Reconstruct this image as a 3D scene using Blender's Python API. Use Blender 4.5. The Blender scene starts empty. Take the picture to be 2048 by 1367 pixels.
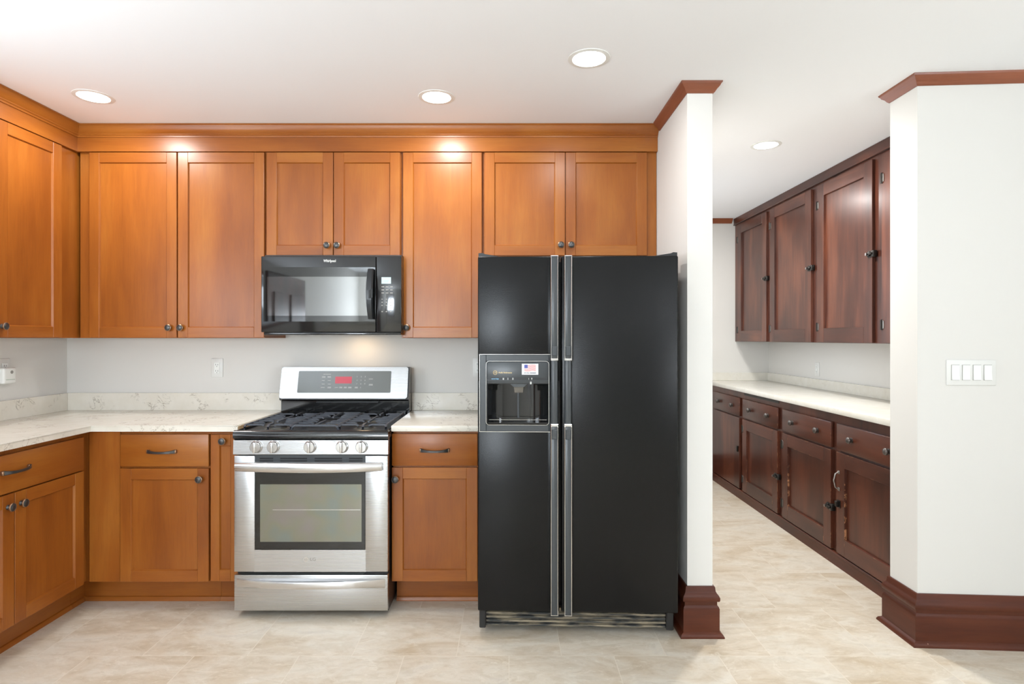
import bpy, bmesh, math, random
from mathutils import Vector, Matrix
random.seed(7)
PI = math.pi
C = bpy.context.scene.collection

# ------------------------------------------------------------------ camera, world, light, exposure
F, CX, CY, HC = 1184.0, 1018.0, 676.0, 1.37          # focal length in px, vanishing point, eye height


def X(px, Y): return (px - CX) * Y / F
def Z(py, Y): return HC + (CY - py) * Y / F


cam = bpy.data.objects.new('camera', bpy.data.cameras.new('camera'))
C.objects.link(cam)
cam.location = (0, 0, HC)
cam.rotation_euler = (PI / 2, 0, 0)
cam.data.sensor_width = 36
cam.data.lens = F / 2048 * 36
cam.data.shift_x = (1024 - CX) / 2048
cam.data.shift_y = -(683.5 - CY) / 2048
cam.data.clip_start = 0.05
sc = bpy.context.scene
sc.camera = cam
sc.view_settings.view_transform = 'Standard'
sc.view_settings.look = 'None'
sc.view_settings.gamma = 1
sc.view_settings.use_curve_mapping = False
sc.view_settings.exposure = 0.34
w = bpy.data.worlds.new('sky')
sc.world = w
w.use_nodes = True
w.node_tree.nodes['Background'].inputs[0].default_value = (0.80, 0.90, 1.0, 1)
w.node_tree.nodes['Background'].inputs[1].default_value = 1.5


def area(name, loc, rot, sx, sy, power, col, spread=None):
    l = bpy.data.lights.new(name, 'AREA')
    l.shape = 'RECTANGLE'
    l.size, l.size_y, l.energy, l.color = sx, sy, power, col
    if spread: l.spread = spread
    o = bpy.data.objects.new(name, l)
    C.objects.link(o)
    o.location, o.rotation_euler = loc, rot
    return o


# daylight lamps at left and rear windows, tilted up for added ceiling bounce
area('window_fill_light', (-2.70, 0.9, 1.62), (math.radians(135), 0, -PI / 2), 1.5, 1.10, 36, (0.82, 0.91, 1.0))
area('window_fill_light', (-1.75, -4.20, 1.45), (math.radians(146), 0, 0), 1.1, 1.4, 180, (0.83, 0.92, 1.0))
area('window_fill_light', (3.58, -1.3, 1.55), (math.radians(138), 0, PI / 2), 1.5, 1.3, 95, (0.88, 0.94, 1.0))  # added lamp at a made-up east window, aimed up to even the light
area('window_fill_light', (.95, 4.75, 1.62), (math.radians(92), 0, -PI / 2), 1.0, 1.0, 6.5, (0.86, 0.93, 1.0))  # added lamp hidden by the partition, brightens the pantry cabinets
CEIL = HC + 1.178
CAN_POWER = 7.8

# ------------------------------------------------------------------ geometry helpers


class MB:
    """Collects shapes in a local frame and links them as ONE mesh object."""

    def __init__(self, M=None):
        self.bm = bmesh.new()
        self.M = M or Matrix()

    def v(self, p): return self.bm.verts.new(self.M @ Vector(p))

    def face(self, vs, mi=0):
        try:
            f = self.bm.faces.new(vs)
            f.material_index = mi
            return f
        except ValueError:
            return None

    def box(self, x0, x1, y0, y1, z0, z1, mi=0, bev=0.0, seg=1):
        x0, x1 = sorted((x0, x1)); y0, y1 = sorted((y0, y1)); z0, z1 = sorted((z0, z1))
        vs = [self.v((x, y, z)) for z in (z0, z1) for y in (y0, y1) for x in (x0, x1)]
        fs = [self.face([vs[i] for i in q], mi) for q in
              ((0, 2, 3, 1), (4, 5, 7, 6), (0, 1, 5, 4), (2, 6, 7, 3), (0, 4, 6, 2), (1, 3, 7, 5))]
        if bev > 0:
            es = {e for f in fs for e in f.edges}
            r = bmesh.ops.bevel(self.bm, geom=list(es), offset=bev, segments=seg, affect='EDGES', profile=0.5)
            for f in r['faces']: f.material_index = mi
        return fs

    def prism(self, pts, vec, mi=0):
        """closed polygon (3-D points) pushed along vec"""
        a = [self.v(p) for p in pts]
        vec = Vector(vec)
        b = [self.v(Vector(p) + vec) for p in pts]
        n = len(pts)
        self.face(a, mi); self.face(b[::-1], mi)
        for i in range(n):
            self.face([a[i], b[i], b[(i + 1) % n], a[(i + 1) % n]], mi)

    def lathe(self, prof, o, ax, seg=24, mi=0, cap=True):
        """prof: list of (radius, distance along ax)"""
        ax = Vector(ax).normalized(); o = Vector(o)
        t = Vector((0, 0, 1)) if abs(ax.z) < 0.9 else Vector((1, 0, 0))
        a = ax.cross(t).normalized(); b = ax.cross(a)
        rings = []
        for r, h in prof:
            if r < 1e-6:
                rings.append([self.v(o + ax * h)])
            else:
                rings.append([self.v(o + ax * h + (a * math.cos(2 * PI * k / seg) + b * math.sin(2 * PI * k / seg)) * r) for k in range(seg)])
        for r0, r1 in zip(rings, rings[1:]):
            for k in range(seg):
                k2 = (k + 1) % seg
                if len(r0) == 1 and len(r1) == 1: continue
                if len(r0) == 1: self.face([r0[0], r1[k2], r1[k]], mi)
                elif len(r1) == 1: self.face([r0[k], r0[k2], r1[0]], mi)
                else: self.face([r0[k], r0[k2], r1[k2], r1[k]], mi)
        if cap:
            for r in (rings[0], rings[-1]):
                if len(r) > 1: self.face(r, mi)

    def tube(self, path, r, seg=8, mi=0, flat=None):
        """round (or, with flat=(w,h), rectangular) bar along a 3-D path"""
        P = [Vector(p) for p in path]
        rings = []
        up = Vector((0, 0, 1))
        for i, p in enumerate(P):
            d = ((P[min(i + 1, len(P) - 1)] - P[max(i - 1, 0)])).normalized()
            u = up if abs(d.dot(up)) < 0.95 else Vector((0, 1, 0))
            a = d.cross(u).normalized(); b = a.cross(d).normalized()
            if flat:
                ww, hh = flat
                rings.append([self.v(p + a * sx * ww / 2 + b * sy * hh / 2) for sx, sy in ((-1, -1), (1, -1), (1, 1), (-1, 1))])
            else:
                rings.append([self.v(p + (a * math.cos(2 * PI * k / seg) + b * math.sin(2 * PI * k / seg)) * r) for k in range(seg)])
        n = len(rings[0])
        for r0, r1 in zip(rings, rings[1:]):
            for k in range(n):
                self.face([r0[k], r0[(k + 1) % n], r1[(k + 1) % n], r1[k]], mi)
        self.face(rings[0], mi); self.face(rings[-1][::-1], mi)

    def molding(self, path, prof, mi=0):
        """mitred sweep of prof (out, z) along a polyline in plan; 'out' is to the right of travel"""
        n = len(path)
        rings = []
        for i, p in enumerate(path):
            ns = []
            if i > 0:
                d = Vector((path[i][0] - path[i - 1][0], path[i][1] - path[i - 1][1])).normalized(); ns.append(Vector((d.y, -d.x)))
            if i < n - 1:
                d = Vector((path[i + 1][0] - path[i][0], path[i + 1][1] - path[i][1])).normalized(); ns.append(Vector((d.y, -d.x)))
            if len(ns) == 2:
                m = (ns[0] + ns[1]).normalized(); m = m / m.dot(ns[0])
            else:
                m = ns[0]
            rings.append([self.v((p[0] + m.x * o, p[1] + m.y * o, z)) for o, z in prof])
        k = len(prof)
        for r0, r1 in zip(rings, rings[1:]):
            for j in range(k):
                self.face([r0[j], r1[j], r1[(j + 1) % k], r0[(j + 1) % k]], mi)
        self.face(rings[0], mi); self.face(rings[-1][::-1], mi)

    def build(self, name, mats, parent=None, label=None, angle=35):
        bmesh.ops.recalc_face_normals(self.bm, faces=self.bm.faces[:])
        if parent is not None:
            root = parent
            while root.parent: root = root.parent
            off = Vector(root['_o']) if '_o' in root else Vector((0, 0, 0))
            bmesh.ops.translate(self.bm, verts=self.bm.verts[:], vec=-off)
        me = bpy.data.meshes.new(name)
        self.bm.to_mesh(me); self.bm.free()
        for m in (mats if isinstance(mats, (list, tuple)) else [mats]): me.materials.append(m)
        me.polygons.foreach_set('use_smooth', [True] * len(me.polygons))
        try: me.set_sharp_from_angle(angle=math.radians(angle))
        except Exception: pass
        o = bpy.data.objects.new(name, me)
        C.objects.link(o)
        if parent is not None: o.parent = parent
        if label: o['label'] = label
        return o


def thing(name, label, cat, loc, group=None):
    o = bpy.data.objects.new(name, None)
    C.objects.link(o)
    o.empty_display_size = 0.1
    o.location = loc
    o['_o'] = tuple(loc)
    o['label'] = label; o['category'] = cat
    if group: o['group'] = group
    return o


def tag(o, label, cat, group=None):
    o['label'] = label; o['category'] = cat
    if group: o['group'] = group
    return o


def struct(name, mb, mat):
    o = mb.build(name, mat)
    o['kind'] = 'structure'
    return o


def frame(O, U):
    """local (u, v, n): u along U, v up, n out of the face"""
    U = Vector(U); V = Vector((0, 0, 1)); N = U.cross(V)
    M = Matrix.Identity(4)
    for i, c in enumerate((U, V, N)):
        for j in range(3): M[j][i] = c[j]
    for j in range(3): M[j][3] = O[j]
    return M


def text_into(mb, s, size, O, U, mi=0, depth=0.0004, align='CENTER', shear=0.0, bold=0.0, vec=(0, 1, 0), sx=1.0):
    """lettering as thin raised mesh on a face; O = centre of the line"""
    cu = bpy.data.curves.new('lettering', 'FONT')
    cu.body = s; cu.size = size; cu.align_x = align; cu.align_y = 'CENTER'; cu.shear = shear; cu.offset = bold; cu.resolution_u = 3
    ob = bpy.data.objects.new('lettering', cu)
    C.objects.link(ob)
    dg = bpy.context.evaluated_depsgraph_get()
    me = bpy.data.meshes.new_from_object(ob.evaluated_get(dg))
    M = frame(O, U)
    if vec is not None:
        V = Vector(vec).normalized(); Uv = Vector(U); N = Uv.cross(V)
        for j in range(3): M[j][1] = V[j]; M[j][2] = N[j]
    M = mb.M @ M
    vs = [mb.bm.verts.new(M @ Vector((v.co.x * sx, v.co.y, depth))) for v in me.vertices]
    for p in me.polygons:
        try:
            f = mb.bm.faces.new([vs[i] for i in p.vertices]); f.material_index = mi
        except ValueError: pass
    bpy.data.objects.remove(ob); bpy.data.curves.remove(cu); bpy.data.meshes.remove(me)


# ------------------------------------------------------------------ materials
def srgb(r, g, b):
    f = lambda c: (c / 12.92 if c <= 0.04045 else ((c + 0.055) / 1.055) ** 2.4)
    return (f(r / 255), f(g / 255), f(b / 255), 1)


def mat(name, base, rough=0.5, metal=0.0, spec=0.5, coat=0.0, coat_rough=0.1, emit=None, emit_s=0.0, ior=None, aniso=0.0):
    m = bpy.data.materials.new(name); m.use_nodes = True
    p = m.node_tree.nodes['Principled BSDF']
    p.inputs['Base Color'].default_value = base
    p.inputs['Roughness'].default_value = rough
    p.inputs['Metallic'].default_value = metal
    p.inputs['Specular IOR Level'].default_value = spec
    p.inputs['Coat Weight'].default_value = coat
    p.inputs['Coat Roughness'].default_value = coat_rough
    if ior: p.inputs['IOR'].default_value = ior
    if aniso: p.inputs['Anisotropic'].default_value = aniso
    if emit:
        p.inputs['Emission Color'].default_value = emit; p.inputs['Emission Strength'].default_value = emit_s
    return m


class NT:
    def __init__(self, m):
        self.t = m.node_tree; self.p = self.t.nodes['Principled BSDF']

    def n(self, typ, **kw):
        x = self.t.nodes.new(typ)
        for k, v in kw.items():
            if hasattr(x, k): setattr(x, k, v)
            else: x.inputs[k].default_value = v
        return x

    def l(self, a, b): self.t.links.new(a, b)

    def coords(self, scale, rnd=True, rot=(0, 0, 0)):
        tc = self.n('ShaderNodeTexCoord'); mp = self.n('ShaderNodeMapping')
        mp.inputs['Scale'].default_value = scale; mp.inputs['Rotation'].default_value = rot
        src = tc.outputs['Object']
        if rnd:
            oi = self.n('ShaderNodeObjectInfo')
            ad = self.n('ShaderNodeVectorMath', operation='MULTIPLY_ADD')
            ad.inputs[1].default_value = (1, 1, 1)
            ml = self.n('ShaderNodeMath', operation='MULTIPLY'); ml.inputs[1].default_value = 37.0
            self.l(oi.outputs['Random'], ml.inputs[0]); self.l(src, ad.inputs[0]); self.l(ml.outputs[0], ad.inputs[2])
            src = ad.outputs[0]
        self.l(src, mp.inputs['Vector'])
        return mp.outputs[0]

    def noise(self, vec, scale, detail=4, rough=0.55, dist=0.0):
        x = self.n('ShaderNodeTexNoise')
        x.inputs['Scale'].default_value = scale; x.inputs['Detail'].default_value = detail
        x.inputs['Roughness'].default_value = rough; x.inputs['Distortion'].default_value = dist
        self.l(vec, x.inputs['Vector'])
        return x.outputs['Fac']

    def ramp(self, fac, stops):
        r = self.n('ShaderNodeValToRGB')
        e = r.color_ramp.elements
        while len(e) < len(stops): e.new(0.5)
        for q, (pos, col) in zip(e, stops): q.position = pos; q.color = col
        self.l(fac, r.inputs['Fac'])
        return r.outputs['Color']

    def mix(self, fac, a, b, mode='MIX'):
        x = self.n('ShaderNodeMix', data_type='RGBA', blend_type=mode)
        for i, s in ((0, fac), (6, a), (7, b)):
            if hasattr(s, 'is_linked'): self.l(s, x.inputs[i])
            else: x.inputs[i].default_value = s
        return x.outputs[2]

    def bump(self, h, strength, dist=0.001):
        b = self.n('ShaderNodeBump'); b.inputs['Strength'].default_value = strength; b.inputs['Distance'].default_value = dist
        self.l(h, b.inputs['Height']); self.l(b.outputs[0], self.p.inputs['Normal'])


def wood(name, dark, mid, light, axis, rough=0.3, coat=0.0, streak=1.0, wear=False, spec=0.5):
    m = mat(name, mid, rough, coat=coat, coat_rough=0.2, spec=spec)
    t = NT(m)
    sc_ = (9, 9, 0.9) if axis == 'v' else (0.9, 0.9, 9)
    v = t.coords(sc_)
    g = t.noise(v, 2.2, 5, 0.6, 0.5)
    v2 = t.coords((2.2, 2.2, 0.9) if axis == 'v' else (0.9, 0.9, 2.2))
    b = t.noise(v2, 1.6, 2, 0.5, 0.2)
    add = t.n('ShaderNodeMath', operation='MULTIPLY_ADD'); add.inputs[1].default_value = 0.45 * streak
    t.l(g, add.inputs[0])
    ml = t.n('ShaderNodeMath', operation='MULTIPLY'); ml.inputs[1].default_value = 1 - 0.45 * streak
    t.l(b, ml.inputs[0]); t.l(ml.outputs[0], add.inputs[2])
    col = t.ramp(add.outputs[0], [(0.34, dark), (0.5, mid), (0.66, light)])
    # fine pores
    v3 = t.coords((60, 60, 4) if axis == 'v' else (4, 4, 60))
    pr = t.noise(v3, 3, 2)
    pc = t.ramp(pr, [(0.3, (0.86, 0.86, 0.86, 1)), (0.55, (1, 1, 1, 1))])
    col = t.mix(0.6, col, pc, 'MULTIPLY')
    if wear:
        be = t.n('ShaderNodeBevel'); be.samples = 4; be.inputs['Radius'].default_value = 0.005
        ge = t.n('ShaderNodeNewGeometry')
        dt = t.n('ShaderNodeVectorMath', operation='DOT_PRODUCT')
        t.l(be.outputs[0], dt.inputs[0]); t.l(ge.outputs['Normal'], dt.inputs[1])
        e = t.ramp(dt.outputs['Value'], [(0.86, (1, 1, 1, 1)), (0.97, (0, 0, 0, 1))])
        nz = t.ramp(t.noise(t.coords((6, 6, 6)), 3, 5, 0.7), [(0.53, (0, 0, 0, 1)), (0.6, (1, 1, 1, 1))])
        msk = t.mix(1.0, e, nz, 'MULTIPLY')
        col = t.mix(msk, col, srgb(196, 140, 100))
    t.l(col, t.p.inputs['Base Color'])
    return m


KD, KM, KL = srgb(134, 72, 23), srgb(151, 85, 28), srgb(164, 100, 38)
wood_v = wood('honey_maple_upright', KD, KM, KL, 'v', rough=0.32, coat=0.03, streak=0.75, spec=0.42)
wood_h = wood('honey_maple_level', KD, KM, KL, 'h', rough=0.32, coat=0.03, streak=0.75, spec=0.42)
WD = (wood_v, wood_h)
PD, PM, PL = srgb(52, 26, 18), srgb(76, 40, 28), srgb(110, 62, 42)
pan_v = wood('old_red_brown_wood_upright', PD, PM, PL, 'v', rough=0.3, coat=0.1, streak=0.8, spec=0.45)
pan_h = wood('old_red_brown_wood_level', PD, PM, PL, 'h', rough=0.3, coat=0.1, streak=0.8, spec=0.45)
PW = (pan_v, pan_h)
pw_v = wood('worn_red_brown_wood_upright', PD, PM, srgb(98, 52, 35), 'v', rough=0.3, coat=0.05, streak=0.8, wear=True, spec=0.4)
pw_h = wood('worn_red_brown_wood_level', PD, PM, srgb(98, 52, 35), 'h', rough=0.3, coat=0.05, streak=0.8, wear=True, spec=0.4)
PWW = (pw_v, pw_h)
trim_h = wood('brown_stained_trim', srgb(68, 32, 19), srgb(84, 41, 26), srgb(98, 51, 32), 'h', rough=0.34, coat=0.0, spec=0.3)
crown_m = wood('red_brown_crown', srgb(118, 64, 42), srgb(136, 77, 51), srgb(150, 88, 60), 'h', rough=0.3)


t = NT(trim_h)
_old = trim_h.node_tree.nodes['Principled BSDF'].inputs['Base Color'].links[0].from_socket
_v = t.n('ShaderNodeTexVoronoi'); _v.inputs['Scale'].default_value = 9.0
t.l(t.coords((1, 1, 1), rnd=False), _v.inputs['Vector'])
_m = t.ramp(_v.outputs['Distance'], [(0.022, (1, 1, 1, 1)), (0.032, (0, 0, 0, 1))])
t.l(t.mix(_m, _old, srgb(190, 150, 130)), t.p.inputs['Base Color'])


def paint(name, col, rough=0.6, bump=0.03):
    m = mat(name, col, rough, spec=0.3)
    t = NT(m)
    n = t.noise(t.coords((1, 1, 1), rnd=False), 160, 3)
    t.bump(n, bump)
    return m


wall_m = paint('white_wall_paint', srgb(221, 219, 214))
ceil_m = paint('white_ceiling_paint', srgb(248, 250, 252), 0.8)
white_pl = mat('white_plastic', srgb(226, 226, 222), 0.35)
white_pl2 = mat('white_device_plastic', srgb(236, 238, 234), 0.4)
vent_slot = mat('vent_slot_black', srgb(12, 12, 13), 0.6)
slot_m = mat('dark_slot', srgb(60, 58, 55), 0.6)

floor_m = mat('beige_stone_vinyl', srgb(205, 188, 165), 0.38, spec=0.4)
t = NT(floor_m)
vv = t.coords((1, 1, 1), rnd=False)
bk = t.n('ShaderNodeTexBrick')
bk.offset = 0.5; bk.offset_frequency = 2; bk.squash = 1.0
for k, v in (('Scale', 1.0), ('Mortar Size', 0.0016), ('Mortar Smooth', 0.2), ('Bias', 0.0), ('Brick Width', 0.4525), ('Row Height', 0.4525)): bk.inputs[k].default_value = v
bk.inputs['Color1'].default_value = (0, 0, 0, 1); bk.inputs['Color2'].default_value = (1, 1, 1, 1); bk.inputs['Mortar'].default_value = (0.5, 0.5, 0.5, 1)
fm_ = t.n('ShaderNodeMapping'); fm_.inputs['Location'].default_value = (9.05, 9.05 - 2.555, 0)
t.l(vv, fm_.inputs['Vector']); t.l(fm_.outputs[0], bk.inputs['Vector'])
off = t.n('ShaderNodeVectorMath', operation='MULTIPLY_ADD'); off.inputs[1].default_value = (7, 5, 3)
t.l(bk.outputs['Color'], off.inputs[0]); t.l(vv, off.inputs[2])
mp = t.n('ShaderNodeMapping'); mp.inputs['Scale'].default_value = (1.0, 2.1, 1); mp.inputs['Rotation'].default_value = (0, 0, 0.5)
t.l(off.outputs[0], mp.inputs['Vector'])
n1 = t.noise(mp.outputs[0], 2.6, 7, 0.62, 0.9)
n2 = t.noise(mp.outputs[0], 7.0, 6, 0.65, 1.6)
c1 = t.ramp(n1, [(0.30, srgb(196, 179, 154)), (0.46, srgb(212, 200, 182)), (0.60, srgb(220, 212, 198)), (0.74, srgb(205, 196, 184))])
c2 = t.ramp(n2, [(0.40, (0.90, 0.88, 0.84, 1)), (0.52, (1, 1, 1, 1)), (0.66, (1.0, 0.985, 0.95, 1))])
c3 = t.mix(0.8, c1, c2, 'MULTIPLY')
n3 = t.noise(mp.outputs[0], 16.0, 6, 0.7, 2.2)
c3 = t.mix(0.75, c3, t.ramp(n3, [(0.36, (0.93, 0.91, 0.88, 1)), (0.47, (1, 1, 1, 1)), (0.53, (1.0, 1.0, 1.0, 1)), (0.60, (0.96, 0.95, 0.93, 1))]), 'MULTIPLY')
n4 = t.noise(mp.outputs[0], 5.0, 7, 0.72, 2.6)
c3 = t.mix(t.ramp(n4, [(0.57, (0, 0, 0, 1)), (0.63, (0.5, 0.5, 0.5, 1)), (0.68, (0, 0, 0, 1))]), c3, srgb(232, 224, 210))
c4 = t.mix(bk.outputs['Fac'], c3, srgb(224, 214, 198))
t.l(c4, t.p.inputs['Base Color'])
t.bump(n2, 0.06)


def quartz(name, base, vein, lo, hi):
    m = mat(name, base, 0.18, spec=0.5)
    t = NT(m)
    v = t.coords((1, 1, 1), rnd=False)
    a = t.noise(v, 13, 8, 0.65, 1.2)
    band = t.ramp(a, [(lo, (0, 0, 0, 1)), ((lo + hi) / 2, (1, 1, 1, 1)), (hi, (0, 0, 0, 1))])
    b = t.ramp(t.noise(v, 8, 3), [(0.5, (0, 0, 0, 1)), (0.62, (1, 1, 1, 1))])
    k = t.mix(1.0, band, b, 'MULTIPLY')
    c = t.mix(k, base, vein)
    cl = t.ramp(t.noise(v, 14, 4), [(0.3, (0.94, 0.93, 0.90, 1)), (0.7, (1, 1, 1, 1))])
    c = t.mix(1.0, c, cl, 'MULTIPLY')
    t.l(c, t.p.inputs['Base Color'])
    return m


quartz_m = quartz('veined_white_quartz', srgb(232, 227, 216), srgb(150, 138, 120), 0.46, 0.50)
quartz_p = quartz('plain_white_quartz', srgb(226, 223, 214), srgb(205, 200, 190), 0.47, 0.49)
edge_m = mat('tan_edge_strip', srgb(200, 168, 130), 0.5)


def steel(name, col, rough, axis):
    m = mat(name, col, rough, 1.0)
    t = NT(m)
    s = (0.6, 0.6, 500) if axis == 'h' else (500, 500, 0.6)
    n = t.noise(t.coords(s), 2.0, 2)
    r = t.ramp(n, [(0.3, (rough * 0.93,) * 3 + (1,)), (0.7, (rough * 1.07,) * 3 + (1,))])
    t.l(r, t.p.inputs['Roughness'])
    w_ = t.noise(t.coords((1.6, 1.6, 0.7)), 2.2, 1)
    t.bump(w_, 0.08, 0.012)
    return m


steel_m = steel('brushed_stainless', srgb(196, 197, 198), 0.28, 'h')
steel_b = mat('satin_stainless', srgb(212, 212, 212), 0.22, 1.0)
chrome = mat('chrome', srgb(225, 225, 225), 0.12, 1.0)
gloss_black = mat('gloss_black_enamel', srgb(22, 23, 24), 0.10, spec=0.6, coat=0.3, coat_rough=0.05)
black_pl = mat('black_plastic', srgb(26, 28, 30), 0.32)
black_side = mat('black_side_panel', srgb(30, 30, 31), 0.35)
grey_pl = mat('charcoal_plastic', srgb(62, 66, 69), 0.3)
glass_blk = mat('black_mirror_glass', srgb(14, 15, 15), 0.03, ior=1.65)
glass_mw = mat('smoked_door_glass', srgb(40, 41, 41), 0.03, ior=2.3)
glass_ov = mat('coated_oven_glass', srgb(118, 116, 100), 0.06, metal=0.35, ior=2.2)
t = NT(glass_ov)
gc = t.ramp(t.noise(t.coords((1, 1, 1)), 5, 2), [(0.35, srgb(124, 118, 112)), (0.5, srgb(120, 120, 102)), (0.65, srgb(112, 120, 112))])
t.l(gc, t.p.inputs['Base Color'])
glass_panel = mat('grey_green_control_glass', srgb(70, 76, 70), 0.05, ior=2.0)
iron = mat('cast_iron', srgb(72, 76, 84), 0.45, spec=0.5)
burner_m = mat('burner_cap', srgb(38, 39, 41), 0.4)
burner_al = mat('burner_base', srgb(120, 118, 112), 0.4, 0.8)
red_disp = mat('red_display', srgb(150, 60, 70), 0.1, emit=srgb(220, 70, 90), emit_s=0.35)
lcd = mat('lcd_display', srgb(170, 185, 185), 0.1, emit=srgb(150, 190, 230), emit_s=0.35)
lcd_txt = mat('lcd_digits', srgb(120, 170, 240), 0.3, emit=srgb(110, 160, 250), emit_s=0.9)
mark_w = mat('pale_print', srgb(205, 206, 202), 0.4)
mark_g = mat('grey_print', srgb(150, 146, 140), 0.4)
gold = mat('gold_print', srgb(222, 196, 140), 0.35)
blue_p = mat('pale_blue_print', srgb(130, 190, 225), 0.4)
paper = mat('sticker_white', srgb(232, 232, 236), 0.5)
flag_r = mat('flag_red', srgb(222, 120, 110), 0.5)
flag_b = mat('flag_blue', srgb(84, 88, 160), 0.5)
ink = mat('dark_ink', srgb(62, 66, 82), 0.5)
bronze = mat('dark_bronze', srgb(84, 84, 84), 0.35, 0.75)
bronze_rim = mat('worn_bronze_rim', srgb(150, 120, 95), 0.35, 0.8)
old_metal = mat('blackened_iron_hardware', srgb(50, 47, 44), 0.3, 0.7)
old_knob = mat('worn_dark_knob', srgb(100, 95, 92), 0.3, 0.8)
old_steel = mat('worn_steel_hardware', srgb(150, 145, 140), 0.3, 0.9)
lens_m = mat('lit_lens', (1, 1, 1, 1), 0.5, emit=(1, 0.98, 0.95, 1), emit_s=9.0)
green_led = mat('green_line', srgb(70, 130, 80), 0.4)
dirt = mat('dusty_plastic', srgb(120, 112, 98), 0.7)
t = NT(dirt)
t.l(t.ramp(t.noise(t.coords((3, 3, 30)), 3, 4), [(0.42, srgb(56, 57, 56)), (0.6, srgb(150, 138, 116))]), t.p.inputs['Base Color'])

fridge_m = mat('pebbled_black_enamel', srgb(15, 16, 17), 0.25, spec=0.26)
t = NT(fridge_m)
t.bump(t.noise(t.coords((1, 1, 1), rnd=False), 330, 1), 0.30, 0.0008)

# ------------------------------------------------------------------ the setting
WL, WB = -2.695, 3.61                    # left wall, back wall
PX0, PX1, PY = 0.825, 0.942, 2.74        # partition faces and its end
RX, RY, RYB, RS = 1.835, 2.66, 2.85, -0.064   # right wall corner, back, slant
RR = 3.6                                 # far right wall of the kitchen
QX, QY = 2.564, 5.85                     # pantry side wall, pantry far wall
RE = -4.2                                # wall behind the camera
ry = lambda x: RY + (x - RX) * RS


def slab(name, m, *boxes):
    mb = MB()
    for b in boxes: mb.box(*b)
    return struct(name, mb, m)


slab('floor', floor_m, (WL - .12, RR + .12, RE - .12, QY + .12, -0.1, 0))
slab('ceiling', ceil_m, (WL - .12, RR + .12, RE - .12, QY + .12, CEIL, CEIL + .1))
slab('wall_back', wall_m, (WL - .12, PX0, WB, WB + .12, 0, CEIL))
slab('wall_partition', wall_m, (PX0, PX1, PY, 4.2, 0, CEIL), (PX0, PX1, 5.3, QY, 0, CEIL), (PX0, PX1, 4.2, 5.3, 0, 1.08), (PX0, PX1, 4.2, 5.3, 2.18, CEIL))
mb = MB(); mb.prism([(RX, RY, 0), (RR, ry(RR), 0), (RR, RYB, 0), (RX, RYB, 0)], (0, 0, CEIL)); struct('wall_right', mb, wall_m)
slab('wall_pantry_side', wall_m, (QX, QX + .12, RYB, QY, 0, CEIL))
slab('wall_pantry_end', wall_m, (PX1 - .12, QX + .12, QY, QY + .12, 0, CEIL))
slab('wall_left', wall_m, (WL - .12, WL, RE - .12, .15, 0, CEIL), (WL - .12, WL, 1.65, WB, 0, CEIL), (WL - .12, WL, .15, 1.65, 0, 1.04), (WL - .12, WL, .15, 1.65, 2.2, CEIL))
slab('wall_east', wall_m, (RR, RR + .12, RE - .12, -2.05, 0, CEIL), (RR, RR + .12, -.55, RYB, 0, CEIL), (RR, RR + .12, -2.05, -.55, 0, 0.85), (RR, RR + .12, -2.05, -.55, 2.25, CEIL))
slab('wall_rear', wall_m, (WL, -2.3, RE - .12, RE, 0, CEIL), (-1.2, RR, RE - .12, RE, 0, CEIL),
     (-2.3, -1.2, RE - .12, RE, 0, 0.6), (-2.3, -1.2, RE - .12, RE, 2.1, CEIL))


def window(name, x0, x1, z0, z1, y, nmul):
    mb = MB()
    for a, b in ((x0 - .09, x0), (x1, x1 + .09)): mb.box(a, b, y, y + .025, z0 - .09, z1 + .09, bev=.003)
    for a, b in ((z0 - .09, z0), (z1, z1 + .09)): mb.box(x0, x1, y, y + .025, a, b, bev=.003)
    mb.box(x0, x1, y - .06, y - .03, (z0 + z1) / 2 - .02, (z0 + z1) / 2 + .02)
    for k in range(1, nmul): mb.box(x0 + (x1 - x0) * k / nmul - .02, x0 + (x1 - x0) * k / nmul + .02, y - .06, y - .03, z0, z1)
    return struct(name, mb, trim_h)


window('window_1', -2.3, -1.2, 0.6, 2.1, RE, 1)
mb = MB()
for a, b in ((-2.14, -2.05), (-.55, -.46)): mb.box(RR - .022, RR, a, b, .76, 2.34, bev=.003)
for a, b in ((.76, .85), (2.25, 2.34)): mb.box(RR - .022, RR, -2.05, -.55, a, b, bev=.003)
mb.box(RR + .03, RR + .06, -2.05, -.55, 1.53, 1.57)
struct('added_window_east', mb, trim_h)  # unseen window, added to go with the east fill lamp
mb = MB()
for a, b in ((.06, .15), (1.65, 1.74)): mb.box(WL, WL + .022, a, b, .95, 2.29, bev=.003)
for a, b in ((.95, 1.04), (2.2, 2.29)): mb.box(WL, WL + .022, .15, 1.65, a, b, bev=.003)
mb.box(WL - .06, WL - .03, .15, 1.65, 1.60, 1.64)
struct('window_3', mb, crown_m)
mb = MB()
for a, b in ((4.12, 4.2), (5.3, 5.38)): mb.box(PX1, PX1 + .02, a, b, 1.0, 2.26, bev=.003)
for a, b in ((1.0, 1.08), (2.18, 2.26)): mb.box(PX1, PX1 + .02, 4.2, 5.3, a, b, bev=.003)
mb.box(PX0 + .03, PX0 + .06, 4.2, 5.3, 1.61, 1.65)
struct('added_window_pantry', mb, trim_h)  # unseen window, added only to let fill light into the pantry
# a dark panelled door in the left wall behind the camera
mb = MB()
mb.box(WL, WL + .03, -1.35, -0.15, 0, 2.12, bev=.004)
for (a, b) in ((-1.2, -0.82), (-0.68, -0.3)): mb.box(WL + .03, WL + .045, a, b, 0.2, 1.9, bev=.004)
struct('door_1', mb, pan_v)


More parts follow.
